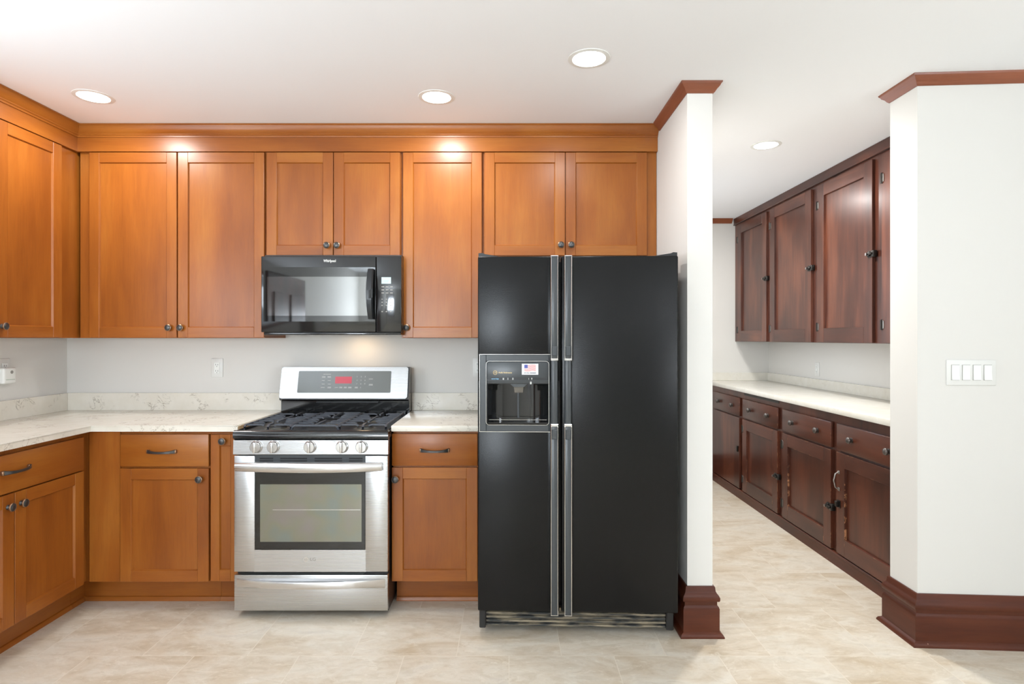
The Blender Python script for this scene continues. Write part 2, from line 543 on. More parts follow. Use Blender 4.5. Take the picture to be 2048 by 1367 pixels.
def base_prof():
    return [(0, 0), (.042, 0), (.042, .006), (.036, .016), (.0265, .022), (.0245, .024), (.0245, .128), (.021, .137), (.016, .143), (.016, .158), (.024, .161), (.0265, .167),
            (.0265, .178), (.022, .188), (.015, .196), (.011, .204), (.009, .222), (.006, .226), (0, .226)]


mb = MB(); mb.molding([(PX0, 3.0), (PX0, PY), (PX1, PY), (PX1, QY), (1.95, QY)], base_prof()); struct('baseboard_partition', mb, trim_h)
mb = MB(); mb.molding([(1.97, RYB), (RX, RYB), (RX, RY), (RR, ry(RR))], base_prof()); struct('baseboard_right', mb, trim_h)
CP = [(0, CEIL), (.036, CEIL), (.035, CEIL - .006), (.030, CEIL - .012), (.026, CEIL - .020), (.017, CEIL - .028), (.013, CEIL - .034), (.010, CEIL - .040), (.004, CEIL - .046), (0, CEIL - .046)]
mb = MB(); mb.molding([(PX0, 3.235), (PX0, PY), (PX1, PY), (PX1, QY), (2.2, QY)], CP); struct('trim_1', mb, crown_m)
mb = MB(); mb.molding([(2.18, RYB), (RX, RYB), (RX, RY), (RR, ry(RR))], CP); struct('trim_2', mb, crown_m)

# ------------------------------------------------------------------ cabinet hardware


def knob(parent, M, u, v, n0, r=0.0185):
    mb = MB(M)
    mb.lathe([(0.011, 0), (0.011, 0.003), (0.0075, 0.006), (0.007, 0.013), (0.012, 0.016), (r, 0.0185)], (u, v, n0), (0, 0, 1), 24, 0, cap=True)
    mb.lathe([(r, 0.0185), (r, 0.0215), (r * .86, 0.0235)], (u, v, n0), (0, 0, 1), 24, 1, cap=False)
    mb.lathe([(r * .86, 0.0235), (r * .80, 0.0228), (r * .6, 0.0252), (r * .3, 0.0265), (0, 0.0268)], (u, v, n0), (0, 0, 1), 24, 0, cap=False)
    return mb.build('knob', [bronze, bronze_rim], parent, angle=50)


def pull(parent, M, u, v, n0, L=0.138):
    mb = MB(M)
    N = 14
    pts = []
    for i in range(N + 1):
        s = -1 + 2 * i / N
        n = 0.010 + 0.018 * (1 - abs(s) ** 3)
        h = 0.0075 + 0.003 * abs(s) ** 4 - .0015 * (1 - s * s)
        pts.append((u + s * L / 2, n0 + n, h, v - 0.0035 * (1 - s * s)))
    rings = [[mb.v((a, c - h, b)), mb.v((a, c + h, b)), mb.v((a, c + h * .75, b + .005)), mb.v((a, c - h * .75, b + .005))] for a, b, h, c in pts]
    for r0, r1 in zip(rings, rings[1:]):
        for k in range(4): mb.face([r0[k], r0[(k + 1) % 4], r1[(k + 1) % 4], r1[k]], 0)
    mb.face(rings[0]); mb.face(rings[-1][::-1])
    for s in (-1, 1):
        mb.box(u + s * L / 2 - .006, u + s * L / 2 + .006, v - .009, v + .009, n0, n0 + .014, 1, bev=.0015)
    return mb.build('pull', [bronze, bronze_rim], parent, angle=50)


def shaker_door(parent, M, u0, u1, v0, v1, mats, st=0.056, rt=0.056, rb=0.056, th=0.02, rec=0.009, n0=0.0, name='door', ch=0.004):
    mb = MB(M)
    n1 = n0 + th
    mb.box(u0, u0 + st, v0, v1, n0, n1, 0, bev=.0016)
    mb.box(u1 - st, u1, v0, v1, n0, n1, 0, bev=.0016)
    mb.box(u0 + st, u1 - st, v0, v0 + rb, n0, n1, 1, bev=.0008)
    mb.box(u0 + st, u1 - st, v1 - rt, v1, n0, n1, 1, bev=.0008)
    # sloped inner lip
    a, b, c, d = u0 + st, u1 - st, v0 + rb, v1 - rt
    o = [(a, c), (b, c), (b, d), (a, d)]
    i = [(a + ch, c + ch), (b - ch, c + ch), (b - ch, d - ch), (a + ch, d - ch)]
    for k in range(4):
        k2 = (k + 1) % 4
        q = [mb.v((*o[k], n1 - .001)), mb.v((*o[k2], n1 - .001)), mb.v((*i[k2], n1 - rec)), mb.v((*i[k], n1 - rec))]
        mb.face(q, 1 if k % 2 == 0 else 0)
    door = mb.build(name, list(mats), parent)
    mb = MB(M)
    mb.box(a - .001, b + .001, c - .001, d + .001, n0 + .002, n1 - rec, 0)
    mb.build('panel', mats[0], door)
    return door


def slab_drawer(parent, M, u0, u1, v0, v1, mats, th=0.02, n0=0.0):
    mb = MB(M)
    mb.box(u0, u1, v0, v1, n0, n0 + th, 0, bev=.003, seg=2)
    return mb.build('drawer', mats[1], parent)


# ------------------------------------------------------------------ upper kitchen cabinets
UB = HC + .001                            # underside of the wall cabinets
UD = 3.285                                # door faces
UF = 3.305                                # face frame
MBK = frame((0, UF, 0), (1, 0, 0))        # back wall faces: u = x, n towards the camera
ux = lambda px: X(px, UD)
uz = lambda py: Z(py, UD)
FR = uz(303)                              # underside of the frieze


def upper(label, x0, x1, zb, doors, knobs, zt=FR):
    t = thing('wall_cabinet', label, 'cabinet', ((x0 + x1) / 2, WB, zb), 'honey wood wall cabinets')
    mb = MB(); mb.box(x0, x1, UF, WB, zb, zt + .02, 0, bev=.001); mb.build('carcass', list(WD), t)
    for (a, b, c, d), (ku, kv) in zip(doors, knobs):
        dr = shaker_door(t, MBK, a, b, c, d, WD)
        knob(dr, MBK, ku, kv, .02)
    return t


zt = FR - .004
upper('tall two-door honey wood wall cabinet in the corner left of the microwave', -2.394, X(530, UF), UB,
      [(ux(178), ux(353), UB + .003, zt), (ux(355.5), ux(528), UB + .003, zt)], [(ux(339.5), uz(655)), (ux(363), uz(655))])
upper('short two-door honey wood wall cabinet directly above the microwave', X(530, UF) + .001, X(803, UF), uz(511.5),
      [(ux(533), ux(665.8), uz(510.5), zt), (ux(667.3), ux(800), uz(510.5), zt)], [(ux(655), uz(491)), (ux(675), uz(491))])
upper('narrow single-door honey wood wall cabinet between microwave and refrigerator', X(803, UF) + .001, X(966, UF), UB,
      [(ux(806), ux(963.5), UB + .003, zt)], [(ux(813.5), uz(655))])
upper('short two-door honey wood wall cabinet above the black refrigerator', X(966, UF) + .001, PX0 - .002, uz(511.5),
      [(ux(969), ux(1130), uz(510.5), zt), (ux(1131.5), ux(1294), uz(510.5), zt)], [(ux(1121.5), uz(490)), (ux(1142), uz(490))])

LXF, LXD = -2.415, -2.395                 # left-hand uppers: frame and door faces
ML = frame((LXF, 0, 0), (0, 1, 0))        # u = y, n = +x
t = thing('wall_cabinet', 'honey wood wall cabinet on the left wall, cut by the photo edge', 'cabinet', (WL, 2.8, UB), 'honey wood wall cabinets')
mb = MB(); mb.box(WL, LXF, 2.33, WB, UB, FR + .02, bev=.001); mb.build('carcass', list(WD), t)
for a, b, k in ((2.362, 2.766, 2.74), (2.769, 3.172, 2.795)):
    d = shaker_door(t, ML, a, b, UB + .003, zt, WD, st=.06)
    knob(d, ML, k, Z(652, 2.80), .02)
mb = MB(ML); mb.box(3.176, 3.303, UB, FR, 0, .006, bev=.0008); mb.build('filler_strip', wood_v, t)

t = thing('crown_moulding', 'honey wood crown and frieze running along the cabinet tops to the ceiling', 'moulding', (-.8, 3.4, FR))
mb = MB(); mb.molding([(LXD - .001, 2.3), (LXD - .001, UD), (PX0 - .001, UD)], [(0, FR), (.004, FR), (.004, CEIL - .064), (0, CEIL - .064), (-.02, CEIL - .064), (-.02, FR)]); mb.build('frieze', wood_h, t)
mb = MB(); mb.molding([(LXD, 2.3), (LXD, UD), (PX0 - .001, UD)],
                      [(-.018, CEIL - .001), (.042, CEIL - .001), (.042, CEIL - .007), (.038, CEIL - .009), (.036, CEIL - .014), (.034, CEIL - .024), (.028, CEIL - .036), (.020, CEIL - .046), (.016, CEIL - .050), (.016, CEIL - .054), (.010, CEIL - .058), (.009, CEIL - .066), (-.018, CEIL - .066)])
mb.build('crown', wood_h, t)

# ------------------------------------------------------------------ base kitchen cabinets
BD, BF = 2.98, 3.0
MBB = frame((0, BF, 0), (1, 0, 0))
bx = lambda px: X(px, BD)
bz = lambda py: Z(py, BD)
CT = 0.934                                # counter top height
CB = CT - .030
RX0, RX1 = -1.352, -0.589                 # slot of the range
TOE_Y, TOE_X, TOE_Z = 3.10, -2.222, bz(1164)


def shoe(mb, path):
    mb.molding(path, [(0, 0), (.013, 0), (.012, .010), (.006, .020), (0, .022)], 1)


t = thing('base_cabinet', 'honey wood corner base cabinet with drawer over door, left of the range', 'cabinet', (-1.9, WB, 0), 'honey wood base cabinets')
mb = MB(); mb.box(WL + .003, bx(419.5), BF, WB - .003, TOE_Z, CB, 0, bev=.001); mb.build('carcass', list(WD), t)
mb = MB(); mb.box(TOE_X, bx(419.5), TOE_Y, WB - .003, 0, TOE_Z, 0); mb.box(TOE_X - .02, TOE_X, BF, TOE_Y + .02, 0, TOE_Z, 0); mb.molding([(TOE_X, BF), (TOE_X, TOE_Y - .013)], [(0, 0), (.013, 0), (.012, .010), (.006, .020), (0, .022)], 1); shoe(mb, [(TOE_X, TOE_Y), (bx(419.5), TOE_Y)]); mb.build('toe_kick', [wood_h, wood_h], t)
mb = MB(MBB); mb.box(-2.118, bx(238), TOE_Z, CB - .003, 0, .012, bev=.001); mb.build('filler_strip', wood_v, t)
d = slab_drawer(t, MBB, bx(240), bx(417), bz(932.5), bz(868), WD); pull(d, MBB, bx(325), bz(902), .02)
d = shaker_door(t, MBB, bx(240), bx(417), bz(1163), bz(936.5), WD); knob(d, MBB, bx(401), bz(957), .02)

t = thing('base_cabinet', 'very narrow pull-out honey wood base cabinet against the left of the range', 'cabinet', (-1.42, WB, 0), 'honey wood base cabinets')
mb = MB(); mb.box(bx(419.5) + .001, RX0 - .004, BF, WB - .003, TOE_Z, CB, 0, bev=.001); mb.build('carcass', list(WD), t)
mb = MB(); mb.box(bx(419.5) + .001, RX0 - .004, TOE_Y, WB - .003, 0, TOE_Z, 0); shoe(mb, [(bx(419.5) + .001, TOE_Y), (RX0 - .004, TOE_Y)]); mb.build('toe_kick', [wood_h, wood_h], t)
d = shaker_door(t, MBB, bx(421), RX0 - .005, bz(1162), bz(868.5), WD, st=.045); knob(d, MBB, bx(447), bz(881), .02)

t = thing('base_cabinet', 'honey wood base cabinet with drawer over door between range and refrigerator', 'cabinet', (-.37, WB, 0), 'honey wood base cabinets')
GX1 = -0.150
mb = MB(); mb.box(RX1 + .002, GX1, BF, WB - .003, TOE_Z, CB, 0, bev=.001); mb.build('carcass', list(WD), t)
mb = MB(); mb.box(RX1 + .002, GX1, TOE_Y, WB - .003, 0, TOE_Z, 0); shoe(mb, [(RX1 + .002, TOE_Y), (GX1, TOE_Y)]); mb.build('toe_kick', [wood_h, wood_h], t)
d = slab_drawer(t, MBB, bx(783.5), bx(955), bz(931), bz(867), WD); pull(d, MBB, bx(869.5), bz(899.5), .02)
d = shaker_door(t, MBB, bx(783.5), bx(955), bz(1162), bz(934.5), WD); knob(d, MBB, bx(791.5), bz(957), .02)

BXF = -2.14
MLB = frame((BXF, 0, 0), (0, 1, 0))
t = thing('base_cabinet', 'honey wood base cabinet on the left wall with wide drawer over two doors', 'cabinet', (WL, 2.55, 0), 'honey wood base cabinets')
mb = MB(); mb.box(WL + .003, BXF, 2.09, BF - .001, TOE_Z, CB, 0, bev=.001); mb.build('carcass', list(WD), t)
mb = MB(); mb.box(WL + .003, TOE_X, 2.09, BF - .001, 0, TOE_Z, 0); shoe(mb, [(TOE_X, 2.09), (TOE_X, BF - .001)]); mb.build('toe_kick', [wood_h, wood_h], t)
d = slab_drawer(t, MLB, 2.127, 2.953, .714, .878, WD); pull(d, MLB, 2.54, Z(941, 2.52), .02)
for a, b, k in ((2.127, 2.538, 2.505), (2.541, 2.953, 2.572)):
    d = shaker_door(t, MLB, a, b, .142, .708, WD, st=.06); knob(d, MLB, k, .655, .02)

# ------------------------------------------------------------------ counters
CF, CLX = 2.955, -2.089
t = thing('countertop', 'L-shaped veined white quartz countertop left of the range', 'countertop', (-2, 3.3, CB), 'quartz countertops')
mb = MB()
pts = [(WL, 2.07), (CLX, 2.07), (CLX, CF), (RX0 - .003, CF), (RX0 - .003, WB), (WL, WB)]
mb.prism([(x, y, CB) for x, y in pts], (0, 0, CT - CB))
es = [e for e in mb.bm.edges if all(v.co.z > CB + .01 for v in e.verts)]
bmesh.ops.bevel(mb.bm, geom=es, offset=.004, segments=2, affect='EDGES')
mb.build('slab', quartz_m, t)
mb = MB(); mb.box(RX0 - .003, RX0 - .002, CF + .005, WB - .02, CB + .002, CT - .004); mb.build('side_edge', edge_m, t, 'tan edge strip beside the range')  # thin tan strip laid over the slab's end face
BS = 1.038
mb = MB(); mb.box(WL, RX0 - .003, WB - .02, WB, CT, BS, bev=.0012); mb.build('backsplash', quartz_m, t)
mb = MB(); mb.box(WL, WL + .02, 2.07, WB - .0205, CT, BS, bev=.0012); mb.build('backsplash', quartz_m, t)
t = thing('countertop', 'short veined white quartz countertop between range and refrigerator', 'countertop', (-.37, 3.3, CB), 'quartz countertops')
mb = MB(); mb.box(RX1, GX1, CF, WB, CB, CT, bev=.004, seg=2); mb.build('slab', quartz_m, t)
mb = MB(); mb.box(RX1, GX1, WB - .02, WB, CT, BS, bev=.0012); mb.build('backsplash', quartz_m, t)


# ------------------------------------------------------------------ outlets, switches, plug-in
def plate(parent, M, u, v, wd, ht, name='cover_plate'):
    mb = MB(M); mb.box(u - wd / 2, u + wd / 2, v - ht / 2, v + ht / 2, 0, .006, bev=.0025, seg=2)
    return mb.build(name, white_pl, parent)


def receptacle(parent, M, u, v):
    mb = MB(M)
    mb.box(u - .0165, u + .0165, v - .033, v + .033, .006, .009, 0, bev=.001)
    for s in (-1, 1):
        c = v + s * .019
        mb.box(u - .0075, u - .0055, c - .004, c + .006, .009, .0094, 1)
        mb.box(u + .0055, u + .0075, c - .004, c + .005, .009, .0094, 1)
        mb.lathe([(.0022, 0), (.0022, .0004)], (u, c - .010, .009), (0, 0, 1), 10, 1)
    return mb.build('receptacle', [white_pl2, slot_m], parent)


MW_ = frame((0, WB, 0), (1, 0, 0))
u, v = X(435, WB), Z(735, WB)
t = thing('electrical_outlet', 'white duplex outlet on the back wall left of the range', 'outlet', (u, WB, v))
plate(t, MW_, u, v, .070, .114); receptacle(t, MW_, u, v)
u, v = X(957, WB), Z(734, WB)
t = thing('electrical_outlet', 'white outlet plate peeking out from behind the refrigerator', 'outlet', (u, WB, v))
plate(t, MW_, u, v, .070, .114); receptacle(t, MW_, u, v)
MLW = frame((WL, 0, 0), (0, 1, 0))
yc, v = 3.133, Z(739, 3.12)
t = thing('electrical_outlet', 'white double outlet plate on the left wall at the photo edge', 'outlet', (WL, yc, v))
plate(t, MLW, yc, v, .116, .116)
for s in (-1, 1): receptacle(t, MLW, yc + s * .024, v)
t = thing('plug_in_sensor', 'small white plug-in device stuck in the left wall outlet', 'plug-in device', (WL, 3.145, v - .03))
mb = MB(MLW); mb.box(3.104, 3.184, v - .075, v + .010, .0105, .048, 0, bev=.009, seg=3); mb.build('housing', white_pl2, t)
mb = MB(MLW); mb.lathe([(.009, 0), (.009, .0012), (.007, .0012), (.007, .0004), (0, .0004)], (3.152, v - .014, .048), (0, 0, 1), 20, 0, cap=False); mb.build('button', mark_g, t, 'small grey ring')
mb = MB(MLW); mb.box(3.116, 3.172, v - .054, v - .0525, .048, .0485); mb.build('status_line', green_led, t, 'thin green line')
u, v = 4.92, Z(738, 4.92)
MQ = frame((QX, 0, 0), (0, -1, 0))
t = thing('electrical_outlet', 'white outlet plate above the pantry counter', 'outlet', (QX, u, v))
plate(t, MQ, -u, v, .070, .114); receptacle(t, MQ, -u, v)
# four-gang switch on the right wall
ang = math.atan(RS)
U = (math.cos(ang), math.sin(ang), 0)
ys = ry(2.07)
xs = 0
for _ in range(4):
    xs = X(1941, ys); ys = ry(xs)
zs = Z(744.5, ys)
MS = frame((xs, ys, zs), U)
t = thing('light_switch', 'white four-gang light switch plate on the right wall', 'light switch', (xs, ys, zs))
mb = MB(MS); mb.box(-.106, .106, -.057, .057, 0, .006, bev=.003, seg=2); mb.build('cover_plate', white_pl, t)
for k in range(4):
    c = -.069 + .046 * k
    mb = MB(MS)
    mb.box(c - .0175, c + .0175, -.0345, .0345, .0058, .0068, 1)
    mb.prism([(c - .016, -.033, .006), (c - .016, -.033, .0125 if k != 1 else .0095), (c - .016, 0, .009), (c - .016, .033, .0095 if k != 1 else .0125), (c - .016, .033, .006)], (.032, 0, 0), 0)
    mb.build('rocker', [white_pl2, mark_g], t, angle=20)

# ------------------------------------------------------------------ recessed ceiling lights
LIGHTS = [(-2.027, 2.888, 'round recessed ceiling light above the left corner of the cabinets'), (-.354, 2.894, 'round recessed ceiling light in front of the cabinet over the microwave side'),
          (.337, 2.495, 'round recessed ceiling light nearest the camera, in front of the refrigerator'), (1.568, 3.613, 'round recessed ceiling light in the pantry')]
LIGHTS.append((1.45, 4.95, 'round recessed ceiling light added unseen behind the partition to brighten the pantry'))  # added fixture, never in view, gives the pantry more light
LIGHTS[1] = (LIGHTS[1][0], LIGHTS[1][1], 'middle round recessed ceiling light, above the narrow wall cabinet')
for x, y, lab in LIGHTS:
    t = thing('recessed_ceiling_light', lab, 'ceiling light', (x, y, CEIL), 'recessed ceiling lights')
    mb = MB(); mb.lathe([(.068, -.002), (.071, -.004), (.088, -.002), (.089, 0)], (x, y, CEIL), (0, 0, 1), 40, 0, cap=False); mb.build('trim_ring', white_pl2, t)
    mb = MB(); mb.lathe([(0, -.0035), (.050, -.0035), (.0685, -.003), (.0685, -.001)], (x, y, CEIL), (0, 0, 1), 40, 0, cap=False); mb.build('lens', lens_m, t)
    l = bpy.data.lights.new('downlight', 'AREA'); l.shape = 'DISK'; l.size = .14; l.energy = (CAN_POWER if x < 0 else 4.0) if y < 3 else (26 if y < 4 else 9); l.color = (1.0, .985, .96)
    o = bpy.data.objects.new('downlight', l); C.objects.link(o); o.parent = t; o.location = (0, 0, -.008)

# ------------------------------------------------------------------ gas range
RYF = 2.90                                # oven door face
rx = lambda px, Y=RYF: X(px, Y)
rz = lambda py, Y=RYF: Z(py, Y)
t = thing('gas_range', 'stainless steel gas range with black cooktop between the base cabinets', 'range', (-.972, 3.25, 0))
RL, RR_ = -1.347, -.5935
MR = frame((0, RYF, 0), (1, 0, 0))        # n = 0 at the oven door face, towards camera positive
mb = MB()
mb.box(RL + .003, RR_ - .003, RYF + .03, 3.58, .022, .905, 0, bev=.002)
for sx in (RL + .05, RR_ - .05):
    for sy in (3.0, 3.5): mb.lathe([(.018, 0), (.018, .024)], (sx, sy, 0), (0, 0, 1), 12, 0)
mb.build('body', black_side, t)
# drawer
zd0, zd1 = rz(1221), rz(1149)
mb = MB(MR); mb.box(RL, RR_, zd0, zd1, -.03, 0, 0, bev=.004, seg=2); dr = mb.build('storage_drawer', steel_m, t)
mb = MB(MR)
N = 20
rings = []
for i in range(N + 1):
    s = -1 + 2 * i / N
    out = .046 * (1 - s * s) ** .8 + .001
    u = (RL + RR_) / 2 + s * (RR_ - RL) / 2 * .965
    zt_, zb_ = rz(1157), rz(1171)
    rings.append([mb.v((u, zt_ + .002, -.001)), mb.v((u, zt_, out * .92)), mb.v((u, zt_ - .008, out)), mb.v((u, zb_, out * .9)), mb.v((u, zb_ - .012, -.001))])
for r0, r1 in zip(rings, rings[1:]):
    for k in range(4): mb.face([r0[k], r0[k + 1], r1[k + 1], r1[k]])
mb.face(rings[0]); mb.face(rings[-1][::-1])
mb.build('drawer_handle', steel_b, dr, angle=60)
# oven door with window opening
zo0, zo1 = rz(1143), rz(911)
wx0, wx1, wz0, wz1 = rx(509.5), rx(730.5), rz(1099), rz(940)
vz0 = rz(923)
mb = MB(MR)
mb.box(RL, wx0, zo0, zo1, -.03, 0, 0, bev=.003, seg=2)
mb.box(wx1, RR_, zo0, zo1, -.03, 0, 0, bev=.003, seg=2)
mb.box(wx0 - .004, wx1 + .004, zo0, wz0, -.03, -.0003, 0)
mb.box(wx0 - .004, wx1 + .004, wz1, vz0, -.03, -.0003, 0)
mb.box(wx0 - .004, wx1 + .004, wz0, zo1, -.03, -.012, 0)
od = mb.build('oven_door', steel_m, t)
mb = MB(MR); mb.box(wx0, wx1, wz0, wz1, -.012, -.0015, 0, bev=.002); mb.build('window_frame', glass_blk, od)
mb = MB(MR)
a, b, c, d = rx(520), rx(723), rz(1083), rz(968)
mb.box(a, b, c, d, -.0016, -.0010, 0)
mb.build('window', glass_ov, od)
mb = MB(MR); mb.box(rx(545), rx(721), rz(1019.6), rz(1018.6), -.0010, -.0007); mb.build('oven_rack', steel_b, od, 'pale line of the oven rack behind the glass')
mb = MB(MR)
mb.box(wx0, wx1, vz0, zo1 + .004, -.012, -.002, 0, bev=.001)
for r in range(2):
    zc = rz(916.5) if r == 0 else rz(921.6)
    for p0, p1 in ((519, 546), (560, 614), (629, 684), (698, 725)): mb.box(rx(p0), rx(p1), zc - .0035, zc + .0035, -.0022, -.0016, 1)
mb.build('vent', [grey_pl, vent_slot], od)
mb = MB(MR)
rings = []
for i in range(N + 1):
    s = -1 + 2 * i / N
    n = .020 + .030 * (1 - abs(s) ** 2.2)
    u = (rx(472) + rx(768)) / 2 + s * (rx(768) - rx(472)) / 2 * .985
    h = .0245 - .004 * abs(s) ** 3
    zc = rz(932.5) + .003
    rings.append([mb.v((u, zc + math.sin(q) * h, n + math.cos(q) * .011)) for q in [2 * PI * k / 14 for k in range(14)]])
for r0, r1 in zip(rings, rings[1:]):
    for k in range(14): mb.face([r0[k], r0[(k + 1) % 14], r1[(k + 1) % 14], r1[k]])
mb.face(rings[0]); mb.face(rings[-1][::-1])
for s in (-1, 1):
    u = (rx(472) + rx(768)) / 2 + s * (rx(768) - rx(472)) / 2 * .93
    mb.box(u - .02, u + .02, rz(932.5) - .011, rz(932.5) + .014, -.001, .028, 0, bev=.004)
mb.build('door_handle', steel_b, od, angle=60)
# badge
mb = MB(MR)
bu, bv = rx(612), rz(1118)
mb.lathe([(.0125, 0), (.0125, .0006), (0, .0006)], (bu, bv, 0), (0, 0, 1), 28, 0)
text_into(mb, 'LG', .012, (bu, bv, .0003), (1, 0, 0), 1, .0006)
text_into(mb, 'LG', .021, (bu + .034, bv, 0), (1, 0, 0), 1, .0006, sx=1.2)
mb.build('badge', [steel_b, mark_g], od, 'small round maker emblem')
# control strip and knobs
zc0, zc1 = rz(909), rz(876.5)
mb = MB(MR)
mb.prism([(RL - .002, zc0, -.03), (RL - .002, zc0, .002), (RL - .002, zc0 + .004, .006), (RL - .002, zc1 - .008, .003), (RL - .002, zc1, -.010), (RL - .002, zc1, -.03)], (RR_ - RL + .004, 0, 0))
for px, word in ((486, 'LOW'), (560, 'HI'), (638, 'HI'), (668, 'LOW'), (740, 'HI')):
    text_into(mb, word, .009, (rx(px if px != 486 else 500), rz(883), .004), (1, 0, 0), 1, .0004)
mb.box(rx(486), rx(502), rz(881.3), rz(880.8), .0035, .0042, 1); mb.box(rx(658), rx(674), rz(881.3), rz(880.8), .0035, .0042, 1)
cp = mb.build('control_panel', [steel_m, mark_g], t)
for px in (514, 548, 621, 685, 724):
    u, v = rx(px), rz(892.5)
    mb = MB(MR)
    mb.lathe([(.031, .000), (.031, .008), (.030, .010), (.0275, .0115), (.0275, .020), (.0262, .024), (.0245, .0255), (0, .0258)], (u, v, 0), (0, 0, 1), 36, 0)
    mb.box(u - .0055, u + .0055, v - .026, v + .026, .024, .038, 0, bev=.002, seg=2)
    mb.box(u - .0008, u + .0008, v + .014, v + .024, .0378, .0384, 1)
    mb.build('knob', [steel_b, slot_m], cp, angle=40)
# cooktop
mb = MB()
zl = Z(860, 2.905)
mb.prism([(RL - .003, RYF - .004 + .018, zc1), (RL - .003, RYF - .006, zc1 + .001), (RL - .003, RYF - .008, zl - .012), (RL - .003, RYF - .001, zl - .003), (RL - .003, RYF + .010, zl), (RL - .003, RYF + .026, zl - .003), (RL - .003, RYF + .036, zl - .016), (RL - .003, 3.5, zl - .016), (RL - .003, 3.5, zc1)], (RR_ - RL + .005, 0, 0))
for xa, xb in ((RL - .003, RL + .010), (RR_ - .010, RR_ + .002)): mb.box(xa, xb, RYF + .02, 3.5, zl - .018, zl - .003, 0, bev=.003)
ck = mb.build('cooktop', gloss_black, t, angle=50)
ZP = zl - .016
xm = (RL + RR_) / 2
for bxx, byy, r in ((RL + .15, 3.06, .048), (RL + .15, 3.34, .036), (xm, 3.20, .042), (RR_ - .15, 3.06, .042), (RR_ - .15, 3.34, .048)):
    mb = MB()
    mb.lathe([(r + .018, 0), (r + .016, .003), (r + .004, .004), (r, .006), (r, .012)], (bxx, byy, ZP), (0, 0, 1), 28, 1)
    mb.lathe([(r - .002, .012), (r - .004, .018), (r - .010, .020), (0, .020)], (bxx, byy, ZP), (0, 0, 1), 28, 0)
    mb.build('burner', [burner_m, burner_al], ck)
GT = ZP + .036                            # top of the grates
gw = (RR_ - RL - .040) / 3
for gi in range(3):
    g0 = RL + .020 + gi * gw + .003; g1 = g0 + gw - .006
    y0, y1 = 2.962, 3.455
    mb = MB()
    q = (.010, .009)
    zc = GT - .0045
    zl_ = ZP + .004
    gm = (g0 + g1) / 2
    for yy in (y0 - .004, y1): mb.tube([(g0, yy, zl_ + .001), (g1, yy, zl_ + .001)], 0, flat=(.009, .008))      # low rails on the pan
    for xx in (g0, g1):                   # side rails that turn down at both ends
        mb.tube([(xx, y0, zl_), (xx, y0 + .002, zc - .008), (xx, y0 + .014, zc), (xx, y1 - .012, zc), (xx, y1 - .002, zc - .008), (xx, y1, zl_)], 0, flat=q)
    if gi != 1:
        mb.tube([(gm, y0, zl_), (gm, y0 + .004, zc - .010), (gm, y0 + .018, zc), (gm, 3.035, zc)], 0, flat=q)
        mb.tube([(gm, 3.090, zc), (gm, 3.305, zc)], 0, flat=q)
        mb.tube([(gm, 3.365, zc), (gm, y1 - .012, zc), (gm, y1, zl_)], 0, flat=q)
        rows = ((2.985, .38), (3.055, .27), (3.125, .36), (3.195, .47), (3.265, .36), (3.335, .27), (3.405, .38))
    else:
        for yy in (y0, y1): mb.tube([(g0, yy, zl_), (g0 + .003, yy, zc - .008), (g0 + .014, yy, zc), (g1 - .014, yy, zc), (g1 - .003, yy, zc - .008), (g1, yy, zl_)], 0, flat=q)
        mb.tube([(gm, y0, zc), (gm, 3.135, zc)], 0, flat=q); mb.tube([(gm, 3.265, zc), (gm, y1, zc)], 0, flat=q)
        rows = ((3.04, .36), (3.11, .34), (3.18, .28), (3.25, .30), (3.32, .36), (3.39, .38))
    for yy, k_ in rows:
        L = gw * k_
        mb.tube([(g0, yy, zc), (g0 + L - .012, yy, zc + .001), (g0 + L, yy, zc - .004)], 0, flat=(.008, .008))
        mb.tube([(g1, yy, zc), (g1 - L + .012, yy, zc + .001), (g1 - L, yy, zc - .004)], 0, flat=(.008, .008))
    mb.build('grate', iron, ck)
# backguard
bzt, bzb = Z(733.5, 3.52), Z(797, 3.47)
ytop, ybot = 3.52, 3.472
mb = MB()
mb.prism([(RL - .002, 3.505, ZP - .004), (RL - .002, 3.585, ZP - .004), (RL - .002, 3.585, bzt - .004), (RL - .002, ytop + .006, bzt), (RL - .002, ybot + .004, bzb - .005), (RL - .002, ybot + .012, bzb - .010), (RL - .002, 3.505, bzb - .016)], (RR_ - RL + .005, 0, 0))
mb.box(rx(632, 3.49), rx(757, 3.49), 3.488, 3.506, bzb - .026, bzb - .018, 1, bev=.002)
bg = mb.build('backguard', [gloss_black, black_pl], t)
# stainless face of the backguard, tilted: local frame with v up the slope
Vt = Vector((0, ytop - ybot, bzt - bzb)); Lt = Vt.length; Vt.normalize()
MG = Matrix.Identity(4)
Ng = Vector((1, 0, 0)).cross(Vt)
for j in range(3): MG[j][0] = (1, 0, 0)[j]; MG[j][1] = Vt[j]; MG[j][2] = Ng[j]; MG[j][3] = (0, ybot, bzb)[j]
gx = lambda px, py: X(px, ybot + (ytop - ybot) * (797 - py) / 63.5)
gv = lambda py: (797 - py) / 63.5 * Lt


def rrect(mb, x0, x1, y0, y1, r, n0, n1, mi=0, seg=5):
    pts = []
    for cx, cy, a0 in ((x1 - r, y1 - r, 0), (x0 + r, y1 - r, PI / 2), (x0 + r, y0 + r, PI), (x1 - r, y0 + r, 3 * PI / 2)):
        for k in range(seg + 1):
            a = a0 + PI / 2 * k / seg
            pts.append((cx + r * math.cos(a), cy + r * math.sin(a), n0))
    mb.prism(pts, (0, 0, n1 - n0), mi)
    return pts


